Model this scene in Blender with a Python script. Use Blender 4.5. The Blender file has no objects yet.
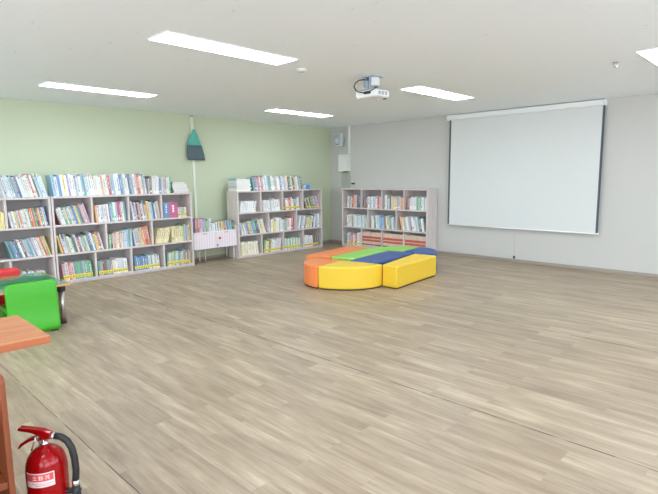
import bpy, math, random
from mathutils import Matrix, Vector
rnd = random.Random(7)
PI = math.pi
C = bpy.context.scene.collection
SC = bpy.context.scene
H = 2.5                      # ceiling height
RX, RY = 10.7, -10.7         # room extents (corner of green and grey walls at the origin)

# ---------------------------------------------------------------- materials
def lin(c):
    f = lambda v: v / 12.92 if v <= 0.04045 else ((v + 0.055) / 1.055) ** 2.4
    return tuple(f(v / 255) for v in c) + (1,)
def mat(name, col, rough=0.5, metal=0.0, spec=0.5, emit=None, vary=0.0, bump=0.0, bscale=200, grain=None):
    m = bpy.data.materials.new(name); m.use_nodes = True
    nt = m.node_tree; b = nt.nodes['Principled BSDF']
    b.inputs['Base Color'].default_value = lin(col)
    b.inputs['Roughness'].default_value = rough
    b.inputs['Metallic'].default_value = metal
    b.inputs['Specular IOR Level'].default_value = spec
    if emit:
        b.inputs['Emission Color'].default_value = lin(emit[0]); b.inputs['Emission Strength'].default_value = emit[1]
    N, K = nt.nodes.new, nt.links.new
    if vary:                                             # each copy a slightly different tint
        oi = N('ShaderNodeObjectInfo'); mr = N('ShaderNodeMapRange')
        mr.inputs['To Min'].default_value = 1 - vary; mr.inputs['To Max'].default_value = 1 + vary * 0.6
        hs = N('ShaderNodeHueSaturation'); hs.inputs['Color'].default_value = lin(col)
        K(oi.outputs['Random'], mr.inputs['Value']); K(mr.outputs[0], hs.inputs['Value']); K(hs.outputs[0], b.inputs['Base Color'])
    if grain:                                            # (dark colour, stretch xyz, scale, amount)
        tc = N('ShaderNodeTexCoord'); mp = N('ShaderNodeMapping'); mp.inputs['Scale'].default_value = grain[1]
        no = N('ShaderNodeTexNoise'); no.inputs['Scale'].default_value = grain[2]; no.inputs['Detail'].default_value = 6
        cr = N('ShaderNodeValToRGB'); cr.color_ramp.elements[0].position = 0.35; cr.color_ramp.elements[1].position = 0.68
        cr.color_ramp.elements[0].color = lin(grain[0]); cr.color_ramp.elements[1].color = lin(col)
        K(tc.outputs['Object'], mp.inputs['Vector']); K(mp.outputs[0], no.inputs['Vector']); K(no.outputs['Fac'], cr.inputs[0]); K(cr.outputs[0], b.inputs['Base Color'])
    if bump:
        tc = N('ShaderNodeTexCoord'); no = N('ShaderNodeTexNoise'); no.inputs['Scale'].default_value = bscale; no.inputs['Detail'].default_value = 4
        bp = N('ShaderNodeBump'); bp.inputs['Strength'].default_value = bump; bp.inputs['Distance'].default_value = 0.002
        K(tc.outputs['Object'], no.inputs['Vector']); K(no.outputs['Fac'], bp.inputs['Height']); K(bp.outputs[0], b.inputs['Normal'])
    return m

def floor_material():
    m = bpy.data.materials.new('wood_look_vinyl'); m.use_nodes = True
    nt = m.node_tree; b = nt.nodes['Principled BSDF']; N, K = nt.nodes.new, nt.links.new
    tc = N('ShaderNodeTexCoord')
    br = N('ShaderNodeTexBrick'); br.offset = 0.37; br.offset_frequency = 2; br.squash = 1
    br.inputs['Scale'].default_value = 1; br.inputs['Brick Width'].default_value = 0.92; br.inputs['Row Height'].default_value = 0.122
    br.inputs['Mortar Size'].default_value = 0.0012; br.inputs['Mortar Smooth'].default_value = 0.3; br.inputs['Bias'].default_value = 0.0
    br.inputs['Color1'].default_value = (0, 0, 0, 1); br.inputs['Color2'].default_value = (1, 1, 1, 1); br.inputs['Mortar'].default_value = (0.35, 0.35, 0.35, 1)
    K(tc.outputs['Object'], br.inputs['Vector'])
    mp = N('ShaderNodeMapping'); mp.inputs['Scale'].default_value = (1.7, 13, 1)
    K(tc.outputs['Object'], mp.inputs['Vector'])
    # shift the grain per plank
    ad = N('ShaderNodeVectorMath'); ad.operation = 'ADD'
    sc = N('ShaderNodeVectorMath'); sc.operation = 'SCALE'; sc.inputs['Scale'].default_value = 17
    K(br.outputs['Color'], sc.inputs[0]); K(mp.outputs[0], ad.inputs[0]); K(sc.outputs[0], ad.inputs[1])
    n1 = N('ShaderNodeTexNoise'); n1.inputs['Scale'].default_value = 1.1; n1.inputs['Detail'].default_value = 8; n1.inputs['Roughness'].default_value = 0.62
    K(ad.outputs[0], n1.inputs['Vector'])
    mp2 = N('ShaderNodeMapping'); mp2.inputs['Scale'].default_value = (3.5, 60, 1)
    K(tc.outputs['Object'], mp2.inputs['Vector'])
    n2 = N('ShaderNodeTexNoise'); n2.inputs['Scale'].default_value = 1.0; n2.inputs['Detail'].default_value = 3
    K(mp2.outputs[0], n2.inputs['Vector'])
    mx = N('ShaderNodeMath'); mx.operation = 'MULTIPLY_ADD'; mx.inputs[1].default_value = 0.11
    K(br.outputs['Color'], mx.inputs[0])
    m2 = N('ShaderNodeMath'); m2.operation = 'MULTIPLY_ADD'; m2.inputs[1].default_value = 0.84
    K(n1.outputs['Fac'], m2.inputs[0])
    m3 = N('ShaderNodeMath'); m3.operation = 'MULTIPLY'; m3.inputs[1].default_value = 0.30
    K(n2.outputs['Fac'], m3.inputs[0]); K(m3.outputs[0], m2.inputs[2]); K(m2.outputs[0], mx.inputs[2])
    cr = N('ShaderNodeValToRGB'); e = cr.color_ramp.elements
    e[0].position = 0.36; e[0].color = lin((124, 106, 87)); e[1].position = 0.88; e[1].color = lin((194, 177, 153))
    x = e.new(0.54); x.color = lin((147, 129, 108)); x = e.new(0.70); x.color = lin((167, 149, 126))
    K(mx.outputs[0], cr.inputs[0])
    # dark open joints between the vinyl sheets, running along X
    sep = N('ShaderNodeSeparateXYZ'); K(tc.outputs['Object'], sep.inputs[0])
    wob = N('ShaderNodeTexNoise'); wob.inputs['Scale'].default_value = 1.3; K(tc.outputs['Object'], wob.inputs['Vector'])
    brk = N('ShaderNodeTexNoise'); brk.inputs['Scale'].default_value = 5; K(tc.outputs['Object'], brk.inputs['Vector'])
    tot = None
    for y in (-1.55, -3.46, -5.39, -7.195, -9.05):
        a = N('ShaderNodeMath'); a.operation = 'SUBTRACT'; a.inputs[1].default_value = y; K(sep.outputs['Y'], a.inputs[0])
        w = N('ShaderNodeMath'); w.operation = 'MULTIPLY_ADD'; w.inputs[1].default_value = 0.02; K(wob.outputs['Fac'], w.inputs[0]); K(a.outputs[0], w.inputs[2])
        ab = N('ShaderNodeMath'); ab.operation = 'ABSOLUTE'; w2 = N('ShaderNodeMath'); w2.operation = 'SUBTRACT'; w2.inputs[1].default_value = 0.01
        K(w.outputs[0], w2.inputs[0]); K(w2.outputs[0], ab.inputs[0])
        lt = N('ShaderNodeMath'); lt.operation = 'LESS_THAN'; lt.inputs[1].default_value = 0.0055 if y > -6 else 0.0028; K(ab.outputs[0], lt.inputs[0])
        if tot is None: tot = lt
        else:
            s = N('ShaderNodeMath'); s.operation = 'ADD'; K(tot.outputs[0], s.inputs[0]); K(lt.outputs[0], s.inputs[1]); tot = s
    bm = N('ShaderNodeMapRange'); bm.inputs['From Min'].default_value = 0.40; bm.inputs['From Max'].default_value = 0.52; bm.inputs['To Min'].default_value = 0.25
    K(brk.outputs['Fac'], bm.inputs['Value'])
    jm = N('ShaderNodeMath'); jm.operation = 'MULTIPLY'; K(tot.outputs[0], jm.inputs[0]); K(bm.outputs[0], jm.inputs[1])
    mix = N('ShaderNodeMix'); mix.data_type = 'RGBA'; mix.inputs['B'].default_value = lin((70, 62, 55))
    K(jm.outputs[0], mix.inputs['Factor']); K(cr.outputs[0], mix.inputs['A']); K(mix.outputs['Result'], b.inputs['Base Color'])
    ro = N('ShaderNodeMapRange'); ro.inputs['To Min'].default_value = 0.34; ro.inputs['To Max'].default_value = 0.5
    K(n1.outputs['Fac'], ro.inputs['Value']); K(ro.outputs[0], b.inputs['Roughness'])
    bp = N('ShaderNodeBump'); bp.inputs['Strength'].default_value = 0.12; bp.inputs['Distance'].default_value = 0.002
    K(n2.outputs['Fac'], bp.inputs['Height']); K(bp.outputs[0], b.inputs['Normal'])
    b.inputs['Specular IOR Level'].default_value = 0.45
    return m

def ceiling_material():
    m = bpy.data.materials.new('pitted_ceiling_tile'); m.use_nodes = True
    nt = m.node_tree; b = nt.nodes['Principled BSDF']; N, K = nt.nodes.new, nt.links.new
    tc = N('ShaderNodeTexCoord')
    mp = N('ShaderNodeMapping'); mp.inputs['Scale'].default_value = (5, 9, 1); K(tc.outputs['Object'], mp.inputs['Vector'])
    vo = N('ShaderNodeTexVoronoi'); vo.inputs['Scale'].default_value = 1.0; K(mp.outputs[0], vo.inputs['Vector'])
    lt = N('ShaderNodeMapRange'); lt.inputs['From Min'].default_value = 0.04; lt.inputs['From Max'].default_value = 0.11; lt.inputs['To Min'].default_value = 1; lt.inputs['To Max'].default_value = 0
    K(vo.outputs['Distance'], lt.inputs['Value'])
    no = N('ShaderNodeTexNoise'); no.inputs['Scale'].default_value = 1.7; no.inputs['Detail'].default_value = 3; K(tc.outputs['Object'], no.inputs['Vector'])
    gate = N('ShaderNodeMapRange'); gate.inputs['From Min'].default_value = 0.44; gate.inputs['From Max'].default_value = 0.58; K(no.outputs['Fac'], gate.inputs['Value'])
    mu = N('ShaderNodeMath'); mu.operation = 'MULTIPLY'; K(lt.outputs[0], mu.inputs[0]); K(gate.outputs[0], mu.inputs[1])
    br = N('ShaderNodeTexBrick'); br.offset = 0.5; br.inputs['Scale'].default_value = 1; br.inputs['Brick Width'].default_value = 0.6; br.inputs['Row Height'].default_value = 0.3
    br.inputs['Mortar Size'].default_value = 0.0015; br.inputs['Color1'].default_value = (0, 0, 0, 1); br.inputs['Color2'].default_value = (0, 0, 0, 1); br.inputs['Mortar'].default_value = (1, 1, 1, 1)
    K(tc.outputs['Object'], br.inputs['Vector'])
    m4 = N('ShaderNodeMath'); m4.operation = 'MULTIPLY'; m4.inputs[1].default_value = 0.10; K(br.outputs['Color'], m4.inputs[0])
    m5 = N('ShaderNodeMath'); m5.operation = 'MULTIPLY_ADD'; m5.inputs[1].default_value = 0.32; K(mu.outputs[0], m5.inputs[0]); K(m4.outputs[0], m5.inputs[2])
    mix = N('ShaderNodeMix'); mix.data_type = 'RGBA'; mix.inputs['A'].default_value = lin((243, 249, 254)); mix.inputs['B'].default_value = lin((120, 122, 122))
    K(m5.outputs[0], mix.inputs['Factor']); K(mix.outputs['Result'], b.inputs['Base Color'])
    b.inputs['Roughness'].default_value = 0.85; b.inputs['Specular IOR Level'].default_value = 0.2
    return m

def stripe_material():
    m = bpy.data.materials.new('pink_striped_laminate'); m.use_nodes = True
    nt = m.node_tree; b = nt.nodes['Principled BSDF']; N, K = nt.nodes.new, nt.links.new
    tc = N('ShaderNodeTexCoord'); wv = N('ShaderNodeTexWave'); wv.bands_direction = 'X'; wv.inputs['Scale'].default_value = 6.2
    K(tc.outputs['Object'], wv.inputs['Vector'])
    cr = N('ShaderNodeValToRGB'); e = cr.color_ramp.elements
    e[0].position = 0.25; e[0].color = lin((231, 214, 224)); e[1].position = 0.6; e[1].color = lin((238, 232, 237))
    K(wv.outputs['Fac'], cr.inputs[0]); K(cr.outputs[0], b.inputs['Base Color']); b.inputs['Roughness'].default_value = 0.45
    return m

M = dict(
    floor=floor_material(), ceil=ceiling_material(), stripe=stripe_material(),
    green_wall=mat('pale_green_wallpaper', (197, 205, 178), 0.8, spec=0.2, bump=0.25, bscale=90),
    grey_wall=mat('pale_grey_wallpaper', (199, 198, 193), 0.8, spec=0.2, bump=0.25, bscale=90),
    plain_wall=mat('off_white_wall', (232, 232, 226), 0.8, spec=0.2),
    skirt=mat('taupe_skirting', (160, 150, 138), 0.5),
    case=mat('pale_wood_grain_board', (222, 213, 209), 0.5, grain=((204, 194, 190), (30, 30, 2.2), 1.6, 1)),
    caseback=mat('shaded_board_back', (172, 168, 165), 0.6),  # grey back, its colour darkened to carry the shade inside the bays
    metal_white=mat('white_enamel', (236, 238, 238), 0.35), metal_grey=mat('cool_grey_paint', (170, 183, 193), 0.4),
    diff=mat('led_diffuser', (255, 255, 255), 0.5, emit=((228, 243, 255), 11.0)),
    screen=mat('matte_white_screen', (216, 219, 217), 0.9, spec=0.1), black=mat('black_border', (74, 84, 96), 0.7),
    dark=mat('dark_plastic', (46, 48, 50), 0.5), rubber=mat('black_rubber', (30, 32, 33), 0.55),
    lead=mat('grey_plastic', (176, 180, 182), 0.5), beige_grey=mat('grey_green_panel', (172, 176, 163), 0.6),
    offwhite=mat('ivory_white_plastic', (223, 226, 220), 0.5), pvc=mat('cream_white_pvc', (226, 231, 214), 0.45),
    spk=mat('speaker_grey', (202, 210, 212), 0.5), spkgrille=mat('speaker_grille_grey', (172, 182, 186), 0.7, bump=0.6, bscale=400),
    teal=mat('teal_mesh_fabric', (92, 176, 162), 0.8, bump=0.8, bscale=300), slate=mat('slate_fabric', (88, 104, 112), 0.9, bump=0.8, bscale=250),
    orange_v=mat('orange_vinyl', (238, 136, 74), 0.4, bump=0.1, bscale=60), yellow_v=mat('yellow_vinyl', (234, 196, 56), 0.4, bump=0.1, bscale=60),
    green_v=mat('lime_vinyl', (148, 208, 92), 0.4, bump=0.1, bscale=60), blue_v=mat('navy_vinyl', (58, 86, 146), 0.4, bump=0.1, bscale=60),
    chair_green=mat('bright_green_plastic', (64, 172, 28), 0.42), chair_red=mat('bright_red_plastic', (216, 44, 44), 0.42),
    glass_green=mat('glossy_green_table_mat', (52, 142, 96), 0.05, spec=1.0), edge=mat('light_wood_edging', (206, 160, 110), 0.45),
    steel=mat('brushed_steel', (196, 194, 188), 0.28, metal=0.9),
    desk=mat('cherry_wood_laminate', (202, 132, 88), 0.38, grain=((176, 106, 66), (22, 1.4, 22), 1.5, 1)),
    desk_edge=mat('cherry_wood_edge', (182, 104, 66), 0.42), cab=mat('dark_cherry_wood', (134, 68, 36), 0.5, grain=((116, 58, 30), (20, 20, 1.5), 2, 1)),
    ext_red=mat('glossy_red_enamel', (146, 4, 10), 0.12, spec=0.35), chrome=mat('chrome', (215, 215, 215), 0.18, metal=1.0),
    lab_red=mat('label_faded_red', (205, 84, 88), 0.35), lab_white=mat('label_white', (232, 208, 208), 0.35), lab_txt=mat('label_lettering', (248, 214, 208), 0.4),
    lab_grey=mat('label_small_print', (150, 120, 120), 0.5),
    knob=mat('brick_red_knob', (190, 104, 96), 0.4), clear=mat('frosted_clear_plastic', (214, 222, 222), 0.3), blue_box=mat('bright_blue_carton', (70, 150, 220), 0.5),
    page=mat('book_pages', (232, 231, 224), 0.9, spec=0.1), tape=mat('yellow_spine_tape', (240, 220, 50), 0.5), lbl=mat('white_spine_label', (240, 241, 240), 0.6),
    ink=mat('spine_ink', (138, 141, 150), 0.7), band_red=mat('red_spine_band', (200, 96, 84), 0.6))

PAL = dict(w=('white', (234, 236, 234)), c=('cream', (234, 224, 198)), g=('grey', (176, 182, 186)), b=('blue', (72, 124, 184)), l=('light blue', (142, 190, 220)),
           n=('dark blue', (66, 82, 122)), t=('teal', (86, 158, 162)), e=('green', (92, 170, 110)), d=('dark green', (62, 98, 84)), y=('yellow', (232, 210, 92)),
           o=('orange', (230, 144, 78)), r=('red', (202, 72, 66)), m=('maroon', (140, 74, 72)), p=('pink', (232, 174, 190)), v=('purple', (146, 126, 180)),
           k=('charcoal', (72, 72, 76)), s=('pale blue', (200, 218, 226)), a=('tan', (220, 190, 158)), M=('magenta', (196, 60, 116)), L=('pale yellow', (240, 226, 160)))
wash = lambda c: tuple(x + (228 - x) * 0.27 for x in c)
BM = {k: mat('book_cover_' + v[0].replace(' ', '_'), wash(v[1]), 0.45, vary=0.10) for k, v in PAL.items()}

# ---------------------------------------------------------------- mesh building
class MB:
    def __init__(s): s.v = []; s.f = []; s.m = []
    def add(s, vs, fs, mi=0, mtx=None):
        o = len(s.v)
        s.v += [tuple(mtx @ Vector(v)) if mtx else tuple(v) for v in vs]
        s.f += [tuple(i + o for i in f) for f in fs]; s.m += [mi] * len(fs)
        return s
    def box(s, x0, x1, y0, y1, z0, z1, mi=0, mtx=None):
        v = [(x0, y0, z0), (x1, y0, z0), (x1, y1, z0), (x0, y1, z0), (x0, y0, z1), (x1, y0, z1), (x1, y1, z1), (x0, y1, z1)]
        return s.add(v, [(0, 3, 2, 1), (4, 5, 6, 7), (0, 1, 5, 4), (1, 2, 6, 5), (2, 3, 7, 6), (3, 0, 4, 7)], mi, mtx)
    def prism(s, poly, z0, z1, mi=0, mtx=None):             # poly counter-clockwise in XY
        n = len(poly)
        v = [(x, y, z0) for x, y in poly] + [(x, y, z1) for x, y in poly]
        return s.add(v, [tuple(range(n - 1, -1, -1)), tuple(range(n, 2 * n))] + [(i, (i + 1) % n, n + (i + 1) % n, n + i) for i in range(n)], mi, mtx)
    def lathe(s, prof, n=32, mi=0, mtx=None):                # prof [(r,z)] from bottom to top
        v = []; f = []
        for r, z in prof:
            for k in range(n):
                a = 2 * PI * k / n; v.append((r * math.cos(a), r * math.sin(a), z))
        for i in range(len(prof) - 1):
            for k in range(n):
                f.append((i * n + k, i * n + (k + 1) % n, (i + 1) * n + (k + 1) % n, (i + 1) * n + k))
        f.append(tuple(range(n - 1, -1, -1))); f.append(tuple((len(prof) - 1) * n + k for k in range(n)))
        return s.add(v, f, mi, mtx)
    def tube(s, pts, r, n=10, mi=0):
        pts = [Vector(p) for p in pts]; v = []; f = []
        rs = r if isinstance(r, (list, tuple)) else [r] * len(pts)
        prev = None
        for i, p in enumerate(pts):
            t = (pts[min(i + 1, len(pts) - 1)] - pts[max(i - 1, 0)]).normalized()
            if prev is None:
                a = Vector((0, 0, 1)) if abs(t.z) < 0.9 else Vector((1, 0, 0)); u = t.cross(a).normalized()
            else: u = (prev - t * prev.dot(t)).normalized()
            prev = u; w = t.cross(u)
            for k in range(n):
                an = 2 * PI * k / n; v.append(tuple(p + (u * math.cos(an) + w * math.sin(an)) * rs[i]))
        for i in range(len(pts) - 1):
            for k in range(n): f.append((i * n + k, i * n + (k + 1) % n, (i + 1) * n + (k + 1) % n, (i + 1) * n + k))
        f.append(tuple(range(n - 1, -1, -1))); f.append(tuple((len(pts) - 1) * n + k for k in range(n)))
        return s.add(v, f, mi)
    def build(s, name, mats, parent=None, smooth=False, bevel=0, seg=3):
        me = bpy.data.meshes.new(name); me.from_pydata(s.v, [], s.f)
        for m in (mats if isinstance(mats, (list, tuple)) else [mats]): me.materials.append(m)
        for p, i in zip(me.polygons, s.m): p.material_index = i; p.use_smooth = smooth
        me.update()
        o = bpy.data.objects.new(name, me); C.objects.link(o)
        if parent: o.parent = parent
        if bevel:
            b = o.modifiers.new('round', 'BEVEL'); b.width = bevel; b.segments = seg; b.limit_method = 'ANGLE'; b.angle_limit = math.radians(40)
            if smooth is False and seg > 1:
                for p in me.polygons: p.use_smooth = True
                w = o.modifiers.new('normals', 'WEIGHTED_NORMAL'); w.keep_sharp = True
        return o
def tag(o, label, cat, group=None, kind=None):
    o['label'] = label; o['category'] = cat
    if group: o['group'] = group
    if kind: o['kind'] = kind
    return o
def thing(name, label, cat, loc=(0, 0, 0), rz=0, group=None):
    o = bpy.data.objects.new(name, None); C.objects.link(o); o.empty_display_size = 0.1
    o.location = loc; o.rotation_euler = (0, 0, rz)
    return tag(o, label, cat, group)
def struct(name, mb, m, label, cat, **k):
    return tag(mb.build(name, m, **k), label, cat, kind='structure')
def dup(root, loc=None, rz=None, label=None):
    r = root.copy(); C.objects.link(r)
    if loc is not None: r.location = loc
    if rz is not None: r.rotation_euler = (0, 0, rz)
    if label: r['label'] = label
    for ch in list(root.children):
        c = ch.copy(); C.objects.link(c); c.parent = r
        for g in list(ch.children):
            d = g.copy(); C.objects.link(d); d.parent = c
    return r
def arc_pts(c, r, a0, a1, n): return [(c[0] + r * math.cos(a0 + (a1 - a0) * i / n), c[1] + r * math.sin(a0 + (a1 - a0) * i / n)) for i in range(n + 1)]

# ---------------------------------------------------------------- the room
struct('floor', MB().box(-0.1, RX + 0.1, RY - 0.1, 0.1, -0.1, 0), M['floor'], 'grey-brown wood-look vinyl plank floor', 'floor')
struct('ceiling', MB().box(-0.1, RX + 0.1, RY - 0.1, 0.1, H, H + 0.1), M['ceil'], 'white pitted panel ceiling', 'ceiling')
struct('wall_left', MB().box(-0.1, 0, RY - 0.1, 0, 0, H), M['green_wall'], 'pale green wall behind the long row of bookcases', 'wall')
struct('wall_back', MB().box(-0.1, RX + 0.1, 0, 0.1, 0, H), M['grey_wall'], 'pale grey wall behind the projection screen', 'wall')
WZ0, WZ1 = 0.85, 2.25                                 # unseen windows added behind the camera to lift ceiling and wall light
WR = [(-3.6, -0.9), (-6.8, -4.1), (-10.0, -7.3)]        # along Y in the wall at X = RX
WF = [(0.8, 3.4), (4.2, 6.8), (7.6, 10.2)]              # along X in the wall at Y = RY
def holed(spans, lo, hi, put):
    edges = [lo] + [v for sp in sorted(spans) for v in sp] + [hi]
    m = MB()
    for i in range(0, len(edges), 2): put(m, edges[i], edges[i + 1], 0, H)
    for a, b in spans: put(m, a, b, 0, WZ0); put(m, a, b, WZ1, H)
    return m
struct('wall_right', holed(WR, RY - 0.1, 0, lambda m, a, b, z0, z1: m.box(RX, RX + 0.1, a, b, z0, z1)), M['plain_wall'], 'plain off-white wall opposite the bookcases, with added daylight windows', 'wall')
struct('wall_front', holed(WF, 0, RX, lambda m, a, b, z0, z1: m.box(a, b, RY - 0.1, RY, z0, z1)), M['plain_wall'], 'plain off-white wall opposite the projection screen, with added daylight windows', 'wall')
def pane_material():
    m = bpy.data.materials.new('added_window_glass'); m.use_nodes = True; nt = m.node_tree; nt.nodes.clear()
    o = nt.nodes.new('ShaderNodeOutputMaterial'); mx = nt.nodes.new('ShaderNodeMixShader'); tr = nt.nodes.new('ShaderNodeBsdfTransparent'); gl = nt.nodes.new('ShaderNodeBsdfGlossy')
    gl.inputs['Roughness'].default_value = 0.02; mx.inputs[0].default_value = 0.06
    nt.links.new(tr.outputs[0], mx.inputs[1]); nt.links.new(gl.outputs[0], mx.inputs[2]); nt.links.new(mx.outputs[0], o.inputs[0])
    return m
M['pane'] = pane_material()
for i, (a, b) in enumerate(WR + WF):
    onx = i >= len(WR); c = (a + b) / 2; hw = (b - a) / 2
    t = bpy.data.objects.new(f'added_window_{i + 1}', None); C.objects.link(t)
    t.location = (c, RY - 0.05, WZ0) if onx else (RX + 0.05, c, WZ0); t.rotation_euler = (0, 0, 0 if onx else PI / 2)
    tag(t, 'wide white-framed unseen glazing added behind the camera for daylight', 'added_window', kind='structure')
    fr = MB(); hh = WZ1 - WZ0
    fr.box(-hw, hw, -0.03, 0.03, 0, 0.05).box(-hw, hw, -0.03, 0.03, hh - 0.05, hh).box(-hw, -hw + 0.05, -0.03, 0.03, 0.05, hh - 0.05).box(hw - 0.05, hw, -0.03, 0.03, 0.05, hh - 0.05).box(-0.03, 0.03, -0.03, 0.03, 0.05, hh - 0.05)
    fr.build('frame', M['metal_white'], t)
    MB().box(-hw + 0.05, hw - 0.05, -0.003, 0.003, 0.05, hh - 0.05).build('pane', M['pane'], t)
    pl = bpy.data.lights.new('daylight_portal', 'AREA'); pl.shape = 'RECTANGLE'; pl.size = 2 * hw; pl.size_y = hh; pl.cycles.is_portal = True
    po = bpy.data.objects.new('daylight_portal', pl); C.objects.link(po)
    # a portal shines along its local -Z: into the room
    if onx: po.location = (c, RY - 0.11, WZ0 + hh / 2); po.rotation_euler = (PI / 2, 0, 0)
    else: po.location = (RX + 0.11, c, WZ0 + hh / 2); po.rotation_euler = (PI / 2, 0, PI / 2)
struct('baseboard_back', MB().box(0.0, RX, -0.012, 0, 0, 0.055), M['skirt'], 'low taupe skirting along the grey wall', 'baseboard', bevel=0.003, seg=1)
struct('baseboard_left', MB().box(0, 0.012, RY, -0.012, 0, 0.05), M['skirt'], 'low taupe skirting along the green wall', 'baseboard', bevel=0.003, seg=1)

# ---------------------------------------------------------------- ceiling lights
LX = {1.47: 'beside the green wall', 4.14: 'in line with the projector', 6.70: 'clear of the projector', 9.3: 'by the off-white side wall'}
LY = {-2.22: 'near the screen wall', -5.49: 'in the middle row', -8.75: 'in the row over the camera'}
def make_light(x, y, label):
    t = thing('ceiling_light', label, 'ceiling light', (x, y, H), 0, 'long white LED ceiling panels')
    f = MB(); w, l, e, d = 0.152, 0.652, 0.008, 0.010
    f.box(-w, w, -l, -l + e, -d, 0).box(-w, w, l - e, l, -d, 0).box(-w, -w + e, -l + e, l - e, -d, 0).box(w - e, w, -l + e, l - e, -d, 0)
    f.build('frame', M['metal_white'], t)
    MB().box(-w + e, w - e, -l + e, l - e, -d + 0.003, -0.004).build('diffuser', M['diff'], t)
    return t
first_light = None
for x in LX:
    for y in LY:
        lb = f'long white lit LED panel {LX[x]}, {LY[y]}'
        if first_light is None: first_light = make_light(x, y, lb)
        else: dup(first_light, (x, y, H), 0, lb)

# ---------------------------------------------------------------- bookcases
BL, BD, BH, BT = 2.10, 0.33, 1.205, 0.026
SHELF = (0.022, 0.399, 0.793, BH - BT)       # underside of each board
TIERS = [(SHELF[2] + BT, SHELF[3]), (SHELF[1] + BT, SHELF[2]), (SHELF[0] + BT, SHELF[1])]  # top, middle, bottom
def cells(n): return [(BL * i / n + BT * (0.5 if i else 1), BL * (i + 1) / n - BT * (0.5 if i < n - 1 else 1)) for i in range(n)]
def make_bookcase(label, loc, rz):
    t = thing('bookcase', label, 'bookcase', loc, rz, 'pale wood-grain bookcases')
    for x in (0, BL - BT): MB().box(x, x + BT, 0, BD, 0, BH).build('side_panel', M['case'], t, bevel=0.002, seg=1)
    for i, z in enumerate(SHELF):
        MB().box(BT, BL - BT, 0.001, BD - 0.008, z, z + BT).build('top_board' if i == 3 else 'shelf', M['case'], t, bevel=0.002, seg=1)
    for (z0, z1), n in zip(TIERS, (4, 3, 4)):
        for k in range(1, n):
            MB().box(BL * k / n - BT / 2, BL * k / n + BT / 2, 0.003, BD - 0.008, z0, z1).build('divider', M['case'], t, bevel=0.002, seg=1)
    MB().box(BT, BL - BT, 0.012, 0.03, 0, SHELF[0]).build('plinth', M['case'], t)
    MB().box(BT, BL - BT, BD - 0.008, BD, SHELF[0], BH - 0.004).build('back_panel', M['caseback'], t)
    return t
R90 = PI / 2
CASE = {
    'table': ((0.48, -7.955, 0), R90, 'pale wood-grain bookcase behind the red chair and green-topped table', 'behind the table'),
    'drawer': ((0.48, -5.845, 0), R90, 'pale wood-grain bookcase between the low table and the pink drawer cabinet', 'beside the pink cabinet'),
    'corner': ((0.475, -2.84, 0), R90, 'pale wood-grain bookcase on the green wall near the room corner', 'near the corner'),
    'screen': ((0.655, -0.345, 0), 0, 'pale wood-grain bookcase with a bare top on the grey wall beside the screen', 'beside the screen')}
MT = {}
for k, (loc, rz, lb, ph) in CASE.items():
    make_bookcase(lb, loc, rz)
    MT[k] = Matrix.Translation(loc) @ Matrix.Rotation(rz, 4, 'Z')

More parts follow.
